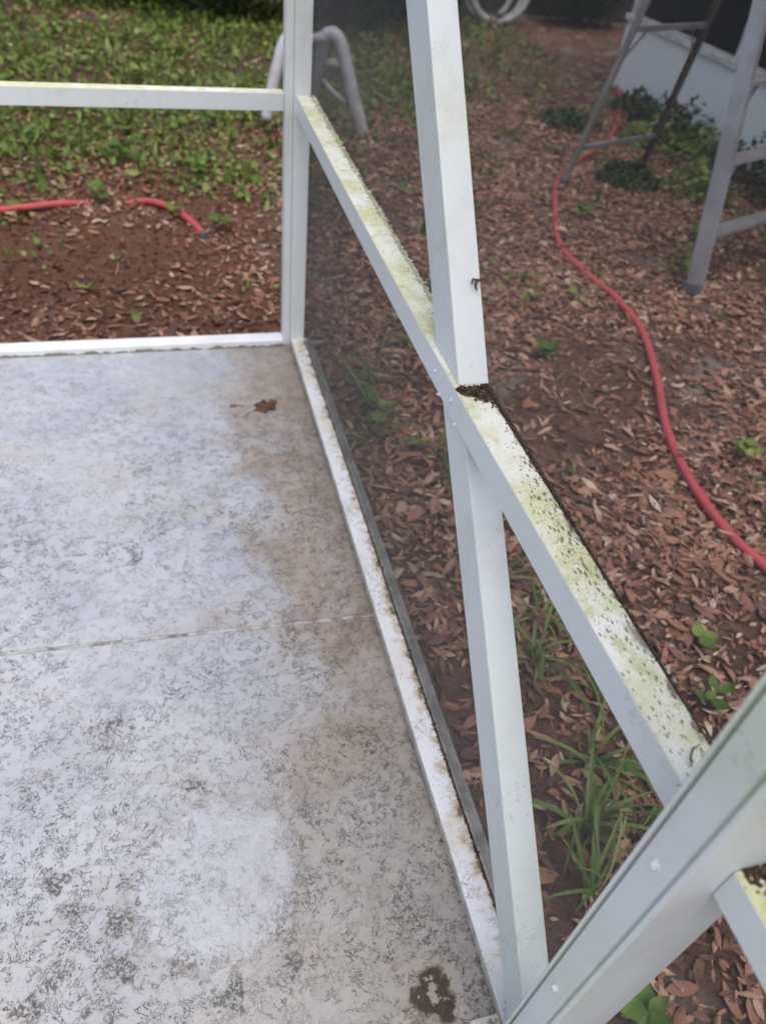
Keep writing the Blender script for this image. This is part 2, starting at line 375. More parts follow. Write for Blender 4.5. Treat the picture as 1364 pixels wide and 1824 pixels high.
def leaf_shape(wide=.17, fold=.05, curl=.10, kind=0):
    xs = (.0, .22, .55, .82, 1.0) if kind == 0 else (.0, .3, .6, .85, 1.0)
    ws = (0, .8, 1.0, .55, 0) if kind == 0 else (0, 1.0, .95, .5, 0)
    V = []; 
    for x, w in zip(xs, ws):
        z = curl * ((x - .5) ** 2 * 4 - .5)
        V.append((x - .5, 0, z - fold * (w > 0)))
        if w: V += [(x - .5, wide * w, z), (x - .5, -wide * w, z)]
    V = np.array(V)                                        # 0 | 1 2 3 | 4 5 6 | 7 8 9 | 10
    F = np.array([(0, 1, 2), (0, 3, 1), (1, 4, 5), (1, 5, 2), (1, 3, 6), (1, 6, 4), (4, 7, 8), (4, 8, 5), (4, 6, 9), (4, 9, 7), (7, 10, 8), (7, 9, 10)])
    return V, F
def scatter(shape, P, size, yaw, pitch, roll, wj=None):
    V, F = shape; n = len(P)
    R = rot_z(yaw) @ rot_y(pitch) @ rot_x(roll)
    L = np.repeat(V[None], n, 0) * size[:, None, None]
    if wj is not None: L[:, :, 1] *= wj[:, None]
    out = np.einsum('nij,nkj->nki', R, L) + P[:, None, :]
    idx = F[None] + (np.arange(n) * len(V))[:, None, None]
    return out.reshape(-1, 3), idx.reshape(-1, 3)
def merge(parts):
    Vs, Fs, o = [], [], 0
    for V, F in parts: Vs.append(V); Fs.append(F + o); o += len(V)
    return np.concatenate(Vs), np.concatenate(Fs)

# ------------------------------------------------------------------ the ground
def gnoise(x, y): return mnoise.noise((x, y, 0.3))
def ground_z(x, y):
    z = GZ + .012 * gnoise(x * 3.1, y * 3.1) + .006 * gnoise(x * 9, y * 9 + 4)
    d = max(x - .1, y - .075)                              # stays below the slab edge
    return z - .012 * math.exp(-max(d, 0) / .1)
ax = np.concatenate([[-60, -20, -8], np.arange(-4, 7.01, .07), [9, 14, 30, 60]])
ay = np.concatenate([[-60, -20, -8], np.arange(-4, 9.01, .07), [11, 16, 30, 60]])
V = [(x, y, ground_z(x, y)) for y in ay for x in ax]; nx = len(ax)
F = [(j * nx + i, j * nx + i + 1, (j + 1) * nx + i + 1, (j + 1) * nx + i) for j in range(len(ay) - 1) for i in range(nx - 1)]
g = MB(); g.v = V; g.f = F
ground = tag(g.build('ground', M_SOIL, smooth=True), kind='structure')

# ------------------------------------------------------------------ the slab: two cast panels with a filled joint between them
slab = MB().box((-4, -5, -.22), (.098, .072, -.012)).build('patio_slab', M_CONC, bevel=.006); slab['kind'] = 'structure'
def jy(x): return -1.3335 + (x - .003) * -.0357            # joint line
g = .0055
for a, c in (((-4, 5), None),): pass
far = MB().hexa([(-4, jy(-4) + g, -.0121), (.050, jy(.050) + g, -.0121), (.050, .066, -.0121), (-4, .066, -.0121)],
                [(-4, jy(-4) + g, 0), (.050, jy(.050) + g, 0), (.050, .066, 0), (-4, .066, 0)]).build('slab_panel', M_SLAB, slab, .0015)
near = MB().hexa([(-4, -5, -.0121), (.050, -5, -.0121), (.050, jy(.050) - g, -.0121), (-4, jy(-4) - g, -.0121)],
                 [(-4, -5, 0), (.050, -5, 0), (.050, jy(.050) - g, 0), (-4, jy(-4) - g, 0)]).build('slab_panel', M_SLAB, slab, .0015)
jw = g - .0009
MB().hexa([(-4, jy(-4) - jw, -.0121), (.0498, jy(.050) - jw, -.0121), (.0498, jy(.050) + jw, -.0121), (-4, jy(-4) + jw, -.0121)],
          [(-4, jy(-4) - jw, -.0012), (.0498, jy(.050) - jw, -.0012), (.0498, jy(.050) + jw, -.0012), (-4, jy(-4) + jw, -.0012)]).build('joint_filler', M_JOINT, slab)

# ------------------------------------------------------------------ the screen enclosure
enc = empty('screen_enclosure', (0, 0, 0), label='white aluminium screen enclosure with mossy chair rails standing on the patio slab', cat='screen enclosure')
TOPZ = 2.42
HS = .0262
# corner post with the narrow trim on its left
MB().box((.0005, 0, .0), (.0525, .052, TOPZ)).build('corner_post', M_FRAME, enc, .002)
MB().box((-.0255, .003, .0), (-.0005, .052, TOPZ)).build('post_trim', M_FRAME, enc, .002)
# back wall rail and sill, running out of the frame to the left
MB().hexa([(-3.2, -.10, H - T), (-3.2, -.05, H - T), (-3.2, -.05, H), (-3.2, -.10, H)],
          [(-.0262, .017, H - T), (-.0262, .060, H - T), (-.0262, .060, H), (-.0262, .017, H)]).build('back_chair_rail', M_RAIL, enc, .002)
MB().box((-3.2, -.006, .0), (-.0262, .052, HS)).build('back_bottom_rail', M_BSILL, enc, .0025)
MB().box((-3.25, -.05, 0), (-3.2, .0, TOPZ)).build('end_post', M_FRAME, enc, .002)
# side wall: bottom rail, the slightly bowed chair rail
MB().box((.0035, -2.2895, 0), (.0535, -.0006, HS)).build('side_bottom_rail', M_SILL, enc, .0025)
RY = [-.0008, -.3, -.6, -.915, -1.2, -1.43, -1.61, -1.742, -1.95, -2.167, -2.2897]
RX = [.0075, .002, -.002, -.0045, -.006, -.0065, -.0058, -.0048, -.0015, .0014, .0030]
rail = MB().sweep([[(x, y, H - T), (x, y, H), (x + T, y, H), (x + T, y, H - T)] for x, y in zip(RX, RY)]).build('side_chair_rail', M_RAIL, enc, .002)
def rail_x(y): return float(np.interp(-y, [-v for v in RY], RX))
MB().box((.0045, -3.9, H - T), (.0045 + T, -2.3423, H)).build('near_chair_rail', M_RAIL, enc, .002)
MB().box((.0035, -3.9, 0), (.0535, -2.3423, HS)).build('near_bottom_rail', M_SILL, enc, .0025)
# near post: two by four with a lipped, grooved inner edge
yA, yB = -2.2900, -2.3420
prof = [(.0550, yA), (-.0470, yA), (-.0500, yA - .0008), (-.0506, yA - .0022), (-.0500, yA - .0046), (-.0400, yA - .0050), (-.0400, yA - .0086), (-.0488, yA - .0090),
        (-.0490, yB + .0102), (-.0410, yB + .0092), (-.0410, yB + .0060), (-.0462, yB + .0052), (-.0455, yB + .0010), (-.0440, yB), (.0550, yB)]
MB().sweep([[(x, y, z) for x, y in prof] for z in (0.0, TOPZ)]).build('near_post', M_POST, enc, .0005)
MB().box((-.0485, -2.3400, .0), (.0030, -2.2370, .008)).build('base_plate', M_PLATE, enc, .001)
MB().box((.003, -3.95, 0), (.055, -3.9003, TOPZ)).build('far_end_post', M_FRAME, enc, .002)
# diagonal brace in two lengths, butted on the rail (in-plane outline measured along the wall)
def brace(name, lo, up, x0, x1):
    A = [(x0[0], *lo[0]), (x0[0] + T, *lo[0]), (x0[0] + T, *up[0]), (x0[0], *up[0])]
    B = [(x0[1], *lo[1]), (x0[1] + T, *lo[1]), (x0[1] + T, *up[1]), (x0[1], *up[1])]
    return MB().hexa(A, B).build(name, M_FRAME, enc, .002)
def along(p, q, z): s = (z - p[1]) / (q[1] - p[1]); return (p[0] + s * (q[0] - p[0]), z)
uL = [(-1.0777, 1.2853), (-1.4498, .8706)]; uM = [(-1.1928, 1.3049), (-1.5892, .8515)]
zt = H + .0006
lo_b = along(*uL, zt); up_b = along(*uM, zt); lo_t = along(*uL, 2.36); up_t = along(*uM, 2.40)
brace('upper_brace', (lo_b, lo_t), (up_b, up_t), (.003, .003), None)
lL = [(-1.5578, .7624), (-2.1293, .1751)]; lM = [(-1.6710, .7693), (-2.1600, .2600)]
zb = H - T - .0006
lo2 = along(*lL, zb); up2 = along(*lM, zb); lo3 = along(*lL, HS + .0006); 
s = (-2.2895 - lM[0][0]) / (lM[1][0] - lM[0][0]); up3 = (-2.2895, lM[0][1] + s * (lM[1][1] - lM[0][1]))
x0a, x0b = .0035, .0068
A = [(x0a, *lo2), (x0a + T, *lo2), (x0a + T, *up2), (x0a, *up2)]
Bq = [(x0b, *lo3), (x0b + T, *lo3), (x0b + T, *up3), (x0b, *up3)]
foot = (-2.2895, HS + .0006)
m = MB(); m.v = [tuple(p) for p in A + Bq] + [(x0b, *foot), (x0b + T, *foot)]
m.f = [(0, 1, 2, 3), (0, 4, 5, 1), (3, 2, 6, 7), (0, 3, 7, 4), (1, 5, 6, 2), (4, 7, 8), (5, 9, 6), (4, 8, 9, 5), (7, 6, 9, 8)]
m.build('lower_brace', M_FRAME, enc, .002)
# top beams (out of the picture)
MB().box((-3.25, -.003, TOPZ + .0006), (.055, .055, TOPZ + .09)).build('top_beam', M_FRAME, enc, .002)
MB().box((.0005, -3.95, TOPZ + .0006), (.055, -.0036, TOPZ + .09)).build('top_beam', M_FRAME, enc, .002)

# woven insect screen: every thread is there
def screen(y0, y1, z0, z1, name='screen_panel', x=.0615, pv=.00165, ph=.0018, r=.000126):
    ys = np.arange(y0, y1, pv); zs = np.arange(z0, z1, ph)
    n = len(ys); Vs = np.zeros((n, 6, 3))
    tri = np.array([(0, 1), (-.5, -.8), (-.5, .8)]) * r
    for k in range(3):
        Vs[:, k] = np.stack([np.full(n, x) + tri[k, 1], ys + tri[k, 0], np.full(n, z0)], 1)
        Vs[:, k + 3] = np.stack([np.full(n, x) + tri[k, 1], ys + tri[k, 0], np.full(n, z1)], 1)
    m2 = len(zs); Vh = np.zeros((m2, 6, 3))
    for k in range(3):
        Vh[:, k] = np.stack([np.full(m2, x) + tri[k, 1], np.full(m2, y0), zs + tri[k, 0]], 1)
        Vh[:, k + 3] = np.stack([np.full(m2, x) + tri[k, 1], np.full(m2, y1), zs + tri[k, 0]], 1)
    V = np.concatenate([Vs, Vh]); T6 = np.array([(0, 1, 4), (0, 4, 3), (1, 2, 5), (1, 5, 4), (2, 0, 3), (2, 3, 5)])
    idx = T6[None] + (np.arange(n + m2) * 6)[:, None, None]
    o = link(name, np_mesh(name, V.reshape(-1, 3), idx.reshape(-1, 3), M_THREAD), enc); return o
screen(-2.29, .045, HS, H - .012); screen(-2.29, .045, H - .012, TOPZ)
screen(-3.9, -2.345, HS, H - .012); screen(-3.9, -2.345, H - .012, TOPZ)
# the rubber cord that holds the screen, along the outer edges of the rails
for y0, y1, z in ((-2.288, -.002, H - .012), (-3.9, -2.345, H - .012), (-2.288, -.002, .014), (-3.9, -2.345, .014)):
    pts = [(.0600 + .0012 * gnoise(y * 12, z * 9), y, z + .0015 * gnoise(y * 9, 3)) for y in np.linspace(y0, y1, 70)]
    MB().tube(pts, .0026, 6).build('screen_cord', M_SPLINE, enc, smooth=True)

# screws
def screw(p, r=.0058, parent=enc):
    m = MB(); rings = []
    for (dx, rr) in ((0, r), (-.0012, r), (-.0014, r * .62), (-.0046, r * .58), (-.0052, r * .40)):
        rings.append([(p[0] + dx, p[1] + rr * math.cos(a), p[2] + rr * math.sin(a)) for a in [math.pi / 3 * k / 1 for k in range(6)]])
    m.sweep(rings); return m.build('screw', M_SCREW, parent)
posts = {o.name.split('.')[0]: o for o in enc.children}
for q in ((-1.5015, .8371), (-1.5335, .8125), (-1.5858, .8364), (-1.6186, .8125)):
    screw((rail_x(q[0]) - .0002, q[0], q[1]), .0042, posts['side_chair_rail'])
for z in (.118, .476, .835, 1.19, 1.55, 1.91): screw((-.0489, -2.3150, z), .0064, posts['near_post'])

# moss and dirt clumps on the rails: far too many to pick apart
def clumps(P, S3, mat, name, parent):
    n = len(P); base = np.array([(1, 0, 0), (-1, 0, 0), (0, 1, 0), (0, -1, 0), (0, 0, 1), (0, 0, -1)], float)
    f = np.array([(0, 2, 4), (2, 1, 4), (1, 3, 4), (3, 0, 4), (2, 0, 5), (1, 2, 5), (3, 1, 5), (0, 3, 5)])
    V = base[None] * (1 + rng.uniform(-.35, .35, (n, 6, 1))) * S3[:, None, :]
    V = np.einsum('nij,nkj->nki', rot_z(rng.uniform(0, 6.3, n)), V) + P[:, None]
    idx = f[None] + (np.arange(n) * 6)[:, None, None]
    o = link(name, np_mesh(name, V.reshape(-1, 3), idx.reshape(-1, 3), mat), parent); o['kind'] = 'stuff'; return o
def edge_pts(n, y0, y1, xo, sx, sz, z, fr=11):
    P = []
    while len(P) < n:
        y = rng.uniform(y0, y1)
        if rng.random() < .25 + .9 * max(0, gnoise(y * fr, 7.7) + .35):
            P.append((rail_x(y) + xo + rng.normal(0, sx), y, z + rng.normal(0, sz)))
    return np.array(P)
srail = posts['side_chair_rail']
P = edge_pts(3000, -1.46, -.005, T + .0005, .0022, .0010, H); clumps(P, rng.lognormal(-6.25, .45, (3000, 1)) * np.array([[1, 1.5, .7]]), M_MOSS, 'moss', srail)
P = np.concatenate([edge_pts(2600, -2.287, -1.52, T + .002, .0020, .0015, H - .002, 16)])
clumps(P, rng.lognormal(-7.1, .5, (len(P), 1)) * np.array([[1, 1.8, .7]]), M_DIRT, 'dirt', srail)
# wad of wet leaf dirt where the brace stands on the rail
n = 3500; t_ = rng.random(n); y = -1.592 - np.abs(rng.normal(0, .014, n)) * (0.25 + t_); P = np.stack([rail_x(-1.6) + T * (.06 + .98 * t_), y, H + np.abs(rng.normal(0, .0022, n)) * np.clip((y + 1.665) / .07, .1, 1)], 1)
clumps(P, rng.lognormal(-6.5, .45, (n, 1)) * np.array([[1, 1.3, .5]]), M_DIRT, 'dirt', srail)
P = np.stack([rng.uniform(.012, .054, 260), -2.3435 - np.abs(rng.normal(0, .008, 260)), H + np.abs(rng.normal(0, .001, 260))], 1)
clumps(P, rng.uniform(.0008, .0032, (260, 1)) * np.array([[1, 1, .5]]), M_DIRT, 'dirt', posts['near_chair_rail'])
n = 2600; yy = rng.uniform(-2.285, -.01, n); P = np.stack([.0545 + rng.normal(0, .0022, n), yy, HS + rng.normal(0, .001, n)], 1)
clumps(P, rng.lognormal(-6.9, .5, (n, 1)) * np.array([[1, 1.5, .6]]), M_DIRT, 'dirt', posts['side_bottom_rail'])
n = 1500; yy = rng.uniform(-2.285, -.01, n); P = np.stack([.0030 - np.abs(rng.normal(0, .0035, n)), yy, np.abs(rng.normal(0, .0006, n))], 1)
clumps(P, rng.lognormal(-7.7, .5, (n, 1)) * np.array([[1, 2.5, .5]]), M_DIRT, 'dirt', posts['side_bottom_rail'])
# small leaf scrap caught on the outer edge of the upper brace
ob = empty('leaf_scrap', (.052, -1.475, .985), label='shrivelled brown leaf scrap stuck on the edge of the upper diagonal brace', cat='leaf scrap')
m = MB()
m.tube([(.004, -.004, .006), (-.006, -.008, .002), (-.016, -.004, .004), (-.020, -.008, -.008)], [.0015, .004, .003, .001], 6)
m.tube([(-.010, -.006, .003), (-.013, -.016, -.012), (-.010, -.020, -.022)], [.003, .0025, .0008], 6)
m.build('scrap', M_SLEAF, ob).scale = (.8, .8, .55)
# twigs lying on the mossy rail
for i, (y0, x0, ln, a, lab) in enumerate([(-2.235, .028, .030, .9, 'curled brown twig lying on the mossy rail close to the near post'), (-2.262, .012, .020, 2.2, 'small forked twig by the inner edge of the mossy rail against the near post')]):
    o = empty('twig', (x0, y0, H + .0035), a, lab, 'twig')
    m = MB().tube([(-ln / 2, 0, 0), (-ln / 4, .003, .0015), (ln / 6, .002, .001), (ln / 2, -.005, 0)], [.0006, .0011, .001, .0005], 6)
    if i: m.tube([(0, .003, .001), (.004, .010, .002), (.012, .014, 0)], [.0008, .0008, .0004], 5); m.tube([(-.002, .002, .001), (-.004, -.008, .002), (.004, -.014, 0)], [.0012, .0012, .0005], 5)
    m.build('stem', M_DIRT, o)

# ------------------------------------------------------------------ debris on the slab
lp = empty('dead_leaf', (-.1417, -.3927, .002), .4, 'red brown crumpled leaf lying on the slab near the far corner', 'leaf'); lp.scale = (1.35, 1.35, 1.2)
pts = [(.033, .004), (.022, .016), (.012, .014), (.006, .028), (-.006, .018), (-.024, .024), (-.022, .006), (-.036, -.004), (-.020, -.012), (-.018, -.026), (-.002, -.018), (.014, -.024), (.018, -.010)]
m = MB(); k = len(pts)
m.v = [(x, y, .004 + .004 * math.sin(i * 2.1)) for i, (x, y) in enumerate(pts)] + [(x, y, .0028 + .004 * math.sin(i * 2.1)) for i, (x, y) in enumerate(pts)] + [(0, 0, .002), (0, 0, .0008)]
m.f = [(i, (i + 1) % k, 2 * k) for i in range(k)] + [(k + (i + 1) % k, k + i, 2 * k + 1) for i in range(k)] + [((i + 1) % k, i, k + i, k + (i + 1) % k) for i in range(k)]
m.build('blade', M_SLEAF, lp)
MB().tube([(-.034, -.004, .003), (-.05, -.004, .003), (-.072, -.012, .001)], [.001, .0009, .0007], 6).build('stalk', M_SLEAF, lp)
sd = empty('seed_pod', (-.2532, -.3805, .001), .1, 'small dark seed pod lying on the slab beside the crumpled leaf', 'seed pod')
MB().tube([(-.012, 0, .004), (-.008, 0, .005), (0, .001, .006), (.008, 0, .005), (.013, .001, .004)], [.0006, .0042, .0055, .004, .0006], 9).build('pod', M_CHIP, sd, smooth=True)
MB().tube([(.012, .001, .004), (.026, -.001, .003), (.040, .003, .001)], [.0009, .0008, .0006], 6).build('stalk', M_CHIP, sd)

# ------------------------------------------------------------------ leaf litter
def bez(P, n=10):
    P = [Vector(p) for p in P]; out = []
    for i in range(len(P) - 1):
        a, b_, c, d = P[max(i - 1, 0)], P[i], P[i + 1], P[min(i + 2, len(P) - 1)]
        for k in range(n):
            t = k / n; out.append(.5 * ((2 * b_) + (c - a) * t + (2 * a - 5 * b_ + 4 * c - d) * t * t + (-a + 3 * b_ - 3 * c + d) * t ** 3))
    return out + [P[-1]]
def on_ground(px_list, dz=.017):
    out = []
    for (u, v) in px_list:
        d = CAMR @ np.array([(u - 682) / 1347.4, -(v - 912) / 1347.4, -1.0]); s = (GZ + dz - CAMP[2]) / d[2]; out.append(CAMP + s * d)
    return out
HOSE_PX = on_ground([(1420, 1068), (1364, 1012), (1290, 942), (1225, 850), (1185, 760), (1168, 670), (1140, 585), (1090, 525), (1040, 484), (995, 432), (988, 370), (993, 322), (1030, 285), (1078, 255), (1100, 215), (1103, 180), (1098, 155), (1094, 140)])
LV = leaf_shape(.17, .045, .10)
def gz_many(P): return np.array([ground_z(x, y) for x, y in P])
def region(n, x0, x1, y0, y1, dens):
    P = np.stack([rng.uniform(x0, x1, n), rng.uniform(y0, y1, n)], 1)
    keep = np.array([rng.random() < dens(x, y) for x, y in P]); P = P[keep]
    return P[~((P[:, 0] < .125) & (P[:, 1] < .1))]
def dens_right(x, y):
    d = .60 + 1.1 * gnoise(x * 1.1 + 5, y * 1.1) + .45 * gnoise(x * 3.5, y * 3.5)
    if y > 2.2: d *= .6
    return max(d, .13)
Pr = region(150000, .12, 3.6, -3.2, 3.6, dens_right)
Pf = region(20000, .9, 5.2, 3.0, 7.3, lambda x, y: .6 + .7 * gnoise(x, y))
Pl = region(22000, -3, .12, .09, 2.6, lambda x, y: .34 + .6 * gnoise(x * 1.7, y * 1.7 + 9))
Pb = region(16000, -3.5, 1.2, 2.4, 7.0, lambda x, y: .55)
P2 = np.concatenate([Pr, Pf, Pl, Pb]); n = len(P2)
size = np.clip(rng.lognormal(-3.50, .48, n), .009, .078)
z = gz_many(P2) + rng.uniform(.002, .020, n)
hb = np.array([tuple(p) for p in bez([Vector(p) for p in HOSE_PX])])[:, :2]
close = np.array([np.min(np.abs(hb - q).sum(1)) < .045 for q in P2]) & (P2[:, 0] > .9)
z = z + close * (rng.random(n) < .07) * .034
P3 = np.column_stack([P2, z])
yaw = rng.uniform(0, 6.283, n); pit = rng.normal(0, .22, n); rol = rng.normal(0, .34, n) + (rng.random(n) < .3) * math.pi; wj = rng.uniform(.7, 1.35, n)
px, py, dd = to_px(P3)
vis = (px > 10) & (px < 1354) & (py > 10) & (py < 1814) & (P3[:, 0] > .14)
vis &= ~((px > 880) & (px < 980) & (py > 690)) & ~((np.abs(px - (530 + .574 * (py - 200))) < 60))
score = np.where(vis, size * 1347 / dd, 0); big = np.argsort(-score)[:300]
leaf_me = []
for k, (wd, fo, cu) in enumerate([(.15, .045, .10), (.19, .06, .16), (.17, .03, -.10), (.13, .06, .06), (.20, .05, .02)]):
    V_, F_ = leaf_shape(wd, fo, cu); leaf_me.append(np_mesh('dead_leaf', V_, F_, M_LEAF))
for i in big:
    o = link('dead_leaf', leaf_me[i % 5], ground)
    o.matrix_local = Matrix.Translation(Vector(P3[i]) + Vector((0, 0, .004))) @ Matrix.Rotation(yaw[i], 4, 'Z') @ Matrix.Rotation(pit[i], 4, 'Y') @ Matrix.Rotation(rol[i], 4, 'X') @ Matrix.Diagonal((size[i] * 1.08, size[i] * wj[i], size[i], 1))
rest = np.setdiff1d(np.arange(n), big); parts = []
for k, (wd, fo, cu) in enumerate([(.15, .045, .10), (.19, .06, .16), (.17, .03, -.10), (.13, .06, .06)]):
    q = rest[k::4]; parts.append(scatter(leaf_shape(wd, fo, cu), P3[q], size[q], yaw[q], pit[q], rol[q], wj[q]))
V_, F_ = merge(parts); o = link('leaf_litter', np_mesh('leaf_litter', V_, F_, M_LEAF), ground); o['kind'] = 'stuff'
# shredded bark and crumbs between the leaves
Pc = np.concatenate([region(34000, .11, 3.2, -3.0, 3.0, lambda x, y: .85), region(16000, -2.6, .12, .08, 2.6, lambda x, y: .85)]); n = len(Pc)
Pc = np.column_stack([Pc, gz_many(Pc) + rng.uniform(-.001, .008, n)])
V_, F_ = scatter(leaf_shape(.13, .10, .02, 1), Pc, np.clip(rng.lognormal(-3.9, .45, n), .008, .06), rng.uniform(0, 6.3, n), rng.normal(0, .3, n), rng.normal(0, .6, n), rng.uniform(.5, 1.6, n))
o = link('bark_mulch', np_mesh('bark_mulch', V_, F_, M_CHIP), ground); o['kind'] = 'stuff'
Pt = np.concatenate([region(1500, .13, 3.2, -3.0, 3.5, lambda x, y: .85), region(500, -2.6, .1, .1, 2.6, lambda x, y: .85)]); n = len(Pt)
Pt = np.column_stack([Pt, gz_many(Pt) + rng.uniform(.006, .022, n)])
V_, F_ = scatter(leaf_shape(.018, .018, .10, 1), Pt, np.clip(rng.lognormal(-2.8, .45, n), .03, .16), rng.uniform(0, 6.3, n), rng.normal(0, .10, n), rng.normal(0, .3, n), rng.uniform(.7, 1.6, n))
o = link('fallen_twigs', np_mesh('fallen_twigs', V_, F_, M_LEAF), ground); o['kind'] = 'stuff'

# ------------------------------------------------------------------ green ground cover beyond the left bay
def dens_green(x, y):
    edge = 1.75 + .35 * gnoise(x * .9, 2.2) + max(0, x - .2) * .9
    d = min((y - edge + .3) / 1.1, .78) + 1.0 * gnoise(x * 1.3, y * 1.3 + 3) + .5 * gnoise(x * 3.6, y * 3.6)
    low = max(0, gnoise(x * 3.2 + 4, y * 3.2) - .22) * 1.1 if y > .35 else 0
    return max(low, min(1, max(0, d)) * (1 if x < 1.6 else .45))
Pg = region(66000, -4.5, 3.4, .3, 8.5, dens_green); n = len(Pg)
hgt = np.abs(rng.normal(0, .045, n)) + .008
Pg = np.column_stack([Pg, gz_many(Pg) + hgt])
parts = []
for k, (wd, fo, cu) in enumerate([(.34, .05, .12), (.26, .06, .2), (.12, .03, .25)]):
    q = np.arange(n)[k::3]; parts.append(scatter(leaf_shape(wd, fo, cu, 1), Pg[q], np.clip(rng.lognormal(-3.32, .42, len(q)), .012, .10) * (2.0 if k == 2 else 1), rng.uniform(0, 6.3, len(q)), rng.normal(-.95 if k == 2 else -.1, .45, len(q)), rng.normal(0, .4, len(q))))
V_, F_ = merge(parts)
tag(link('ground_cover', np_mesh('ground_cover', V_, F_, M_GREEN)), 'low green weeds and grass covering the ground beyond the mulch', 'ground cover', kind='stuff')

# ------------------------------------------------------------------ single plants
def strip(n, ln, wd, bend, droop):                        # one arching blade with a crease
    m = MB(); a = bend; x = z = 0.0; st = ln / n; rows = []
    for i in range(n + 1):
        t = i / n; w = wd * (math.sin(math.pi * min(1, .12 + t * .80)) ** .7) * (1 - t ** 4 * .8) if i < n else .0004
        rows.append([(x, -w / 2, z + w * .18), (x, 0, z), (x, w / 2, z + w * .18)])
        x += math.cos(a) * st; z += math.sin(a) * st; a -= droop / n
    for r in rows: m.v += r
    for i in range(n):
        for k in range(2): o = i * 3 + k; m.f.append((o, o + 1, o + 4, o + 3))
    return m.mesh('blade')
blades = [strip(7, l, w, be, dr) for l, w, be, dr in ((.24, .012, 1.30, 1.5), (.31, .015, 1.2, 1.7), (.18, .013, .80, 1.1), (.28, .010, 1.4, 1.2), (.15, .011, 1.0, 1.6))]
for me in blades: me.materials.append(M_GRASS); me.polygons.foreach_set('use_smooth', [True] * len(me.polygons))
def grass_clump(x, y, nb, sc, label, seed):
    r = random.Random(seed); o = empty('grass_clump', (x, y, ground_z(x, y) - .003), r.uniform(0, 6), label, 'grass', 'grass clumps growing through the leaf litter')
    for i in range(nb):
        c = link('blade', blades[r.randrange(5)], o); s = sc * r.uniform(.65, 1.15)
        c.matrix_local = Matrix.Translation((r.uniform(-.015, .015), r.uniform(-.015, .015), 0)) @ Matrix.Rotation(r.uniform(0, 6.28), 4, 'Z') @ Matrix.Rotation(r.uniform(-.25, .55), 4, 'Y') @ Matrix.Rotation(r.uniform(-.3, .3), 4, 'X') @ Matrix.Scale(s, 4)
grass_clump(.345, -1.935, 26, .85, 'largest broad bladed grass clump, between the lower brace and the near post', 1)
grass_clump(.43, -1.79, 20, .85, 'grass tuft growing just behind the largest clump beside the lower brace', 12)
grass_clump(.40, -1.50, 20, .8, 'medium grass clump under the sloping chair rail, right of the lower brace', 2)
grass_clump(.38, -1.22, 18, .75, 'small dark grass clump directly under the brace and rail crossing', 3)
grass_clump(.52, -1.64, 11, .8, 'grass tuft between the largest clump and the medium clump, nearest the mossy rail', 15)
grass_clump(.30, -2.06, 12, .8, 'low grass tuft at the foot of the lower brace', 16)
grass_clump(.47, -1.36, 13, .8, 'grass tuft just right of the lower brace, above the medium clump', 17)
grass_clump(.50, -1.93, 12, .85, 'grass tuft partly hidden by the mossy rail near the near post', 18)
grass_clump(.26, -.30, 14, .9, 'tall grass tuft behind the lower screen between the slab edge and the far weeds', 19)
grass_clump(.55, .10, 14, .9, 'grass tuft behind the lower screen directly below the far rail', 20)
grass_clump(.84, -.80, 6, .40, 'thin grass tuft on the bare soil right of the mossy rail', 4)
grass_clump(.20, -.52, 15, .8, 'grass tuft behind the lower screen close to the slab edge', 5)
grass_clump(.30, -.15, 15, .85, 'grass tuft behind the lower screen towards the far corner', 6)
grass_clump(.42, -.62, 13, .8, 'grass tuft behind the lower screen, left of the lower brace', 13)
grass_clump(2.07, .13, 8, .5, 'grass tuft at the right edge below the ladder foot', 7)
grass_clump(1.53, -.93, 8, .55, 'grass tuft at the right edge beside the red hose', 8)
grass_clump(1.36, .82, 6, .38, 'tiny grass tuft left of the red hose bend', 9)
grass_clump(1.62, .62, 6, .34, 'tiny grass tuft touching the middle of the red hose', 10)
grass_clump(-.10, .62, 8, .4, 'sparse grass tuft in the mulch just beyond the back bottom rail', 11)
grass_clump(-.52, .55, 6, .35, 'faint grass tuft in the dark mulch left of centre', 14)

wl_me = []
for wd, fo, cu in ((.30, .05, .12), (.36, .04, .10), (.26, .06, .18)):
    V_, F_ = leaf_shape(wd, fo, cu, 1); V_ = V_ + np.array([.5, 0, 0]); me = np_mesh('leaf', V_, F_, M_WEED); wl_me.append(me)
dk_me = []
for me in wl_me:
    d = me.copy(); d.materials[0] = M_GREEN; dk_me.append(d)
stem_me = MB().tube([(0, 0, 0), (.004, .002, .35), (0, 0, .7), (0, 0, 1)], [.035, .03, .022, .012], 6).mesh('stem'); stem_me.materials.append(M_GRASS)
def weed(x, y, nl, sc, h, label, seed, dark=False, group='leafy weeds sprouting from the ground'):
    r = random.Random(seed); o = empty('leafy_weed', (x, y, ground_z(x, y) - .004), r.uniform(0, 6), label, 'weed', group)
    s = link('stem', stem_me, o); s.scale = (h * .6, h * .6, h)
    for i in range(nl):
        c = link('leaf', (dk_me if dark else wl_me)[r.randrange(3)], o); k = sc * r.uniform(.7, 1.15)
        c.matrix_local = Matrix.Translation((0, 0, h * r.uniform(.45, .98))) @ Matrix.Rotation(2.4 * i + r.uniform(-.5, .5), 4, 'Z') @ Matrix.Rotation(-r.uniform(-.15, .7), 4, 'Y') @ Matrix.Scale(k, 4)
weed(1.035, -.065, 7, .062, .07, 'bright green sprout standing alone right of the upper brace foot', 1)
weed(.885, -1.52, 4, .065, .05, 'dark leaved weed between the mossy rail and the red hose', 2, True)
weed(.80, -1.70, 5, .060, .07, 'round leaved weed beside the lower end of the mossy rail', 3)
weed(.285, -2.29, 5, .060, .06, 'round leaved weed at the bottom edge below the near post', 4)
weed(-1.13, 2.42, 7, .085, .10, 'bright weed in the mulch just under the left rail', 5)
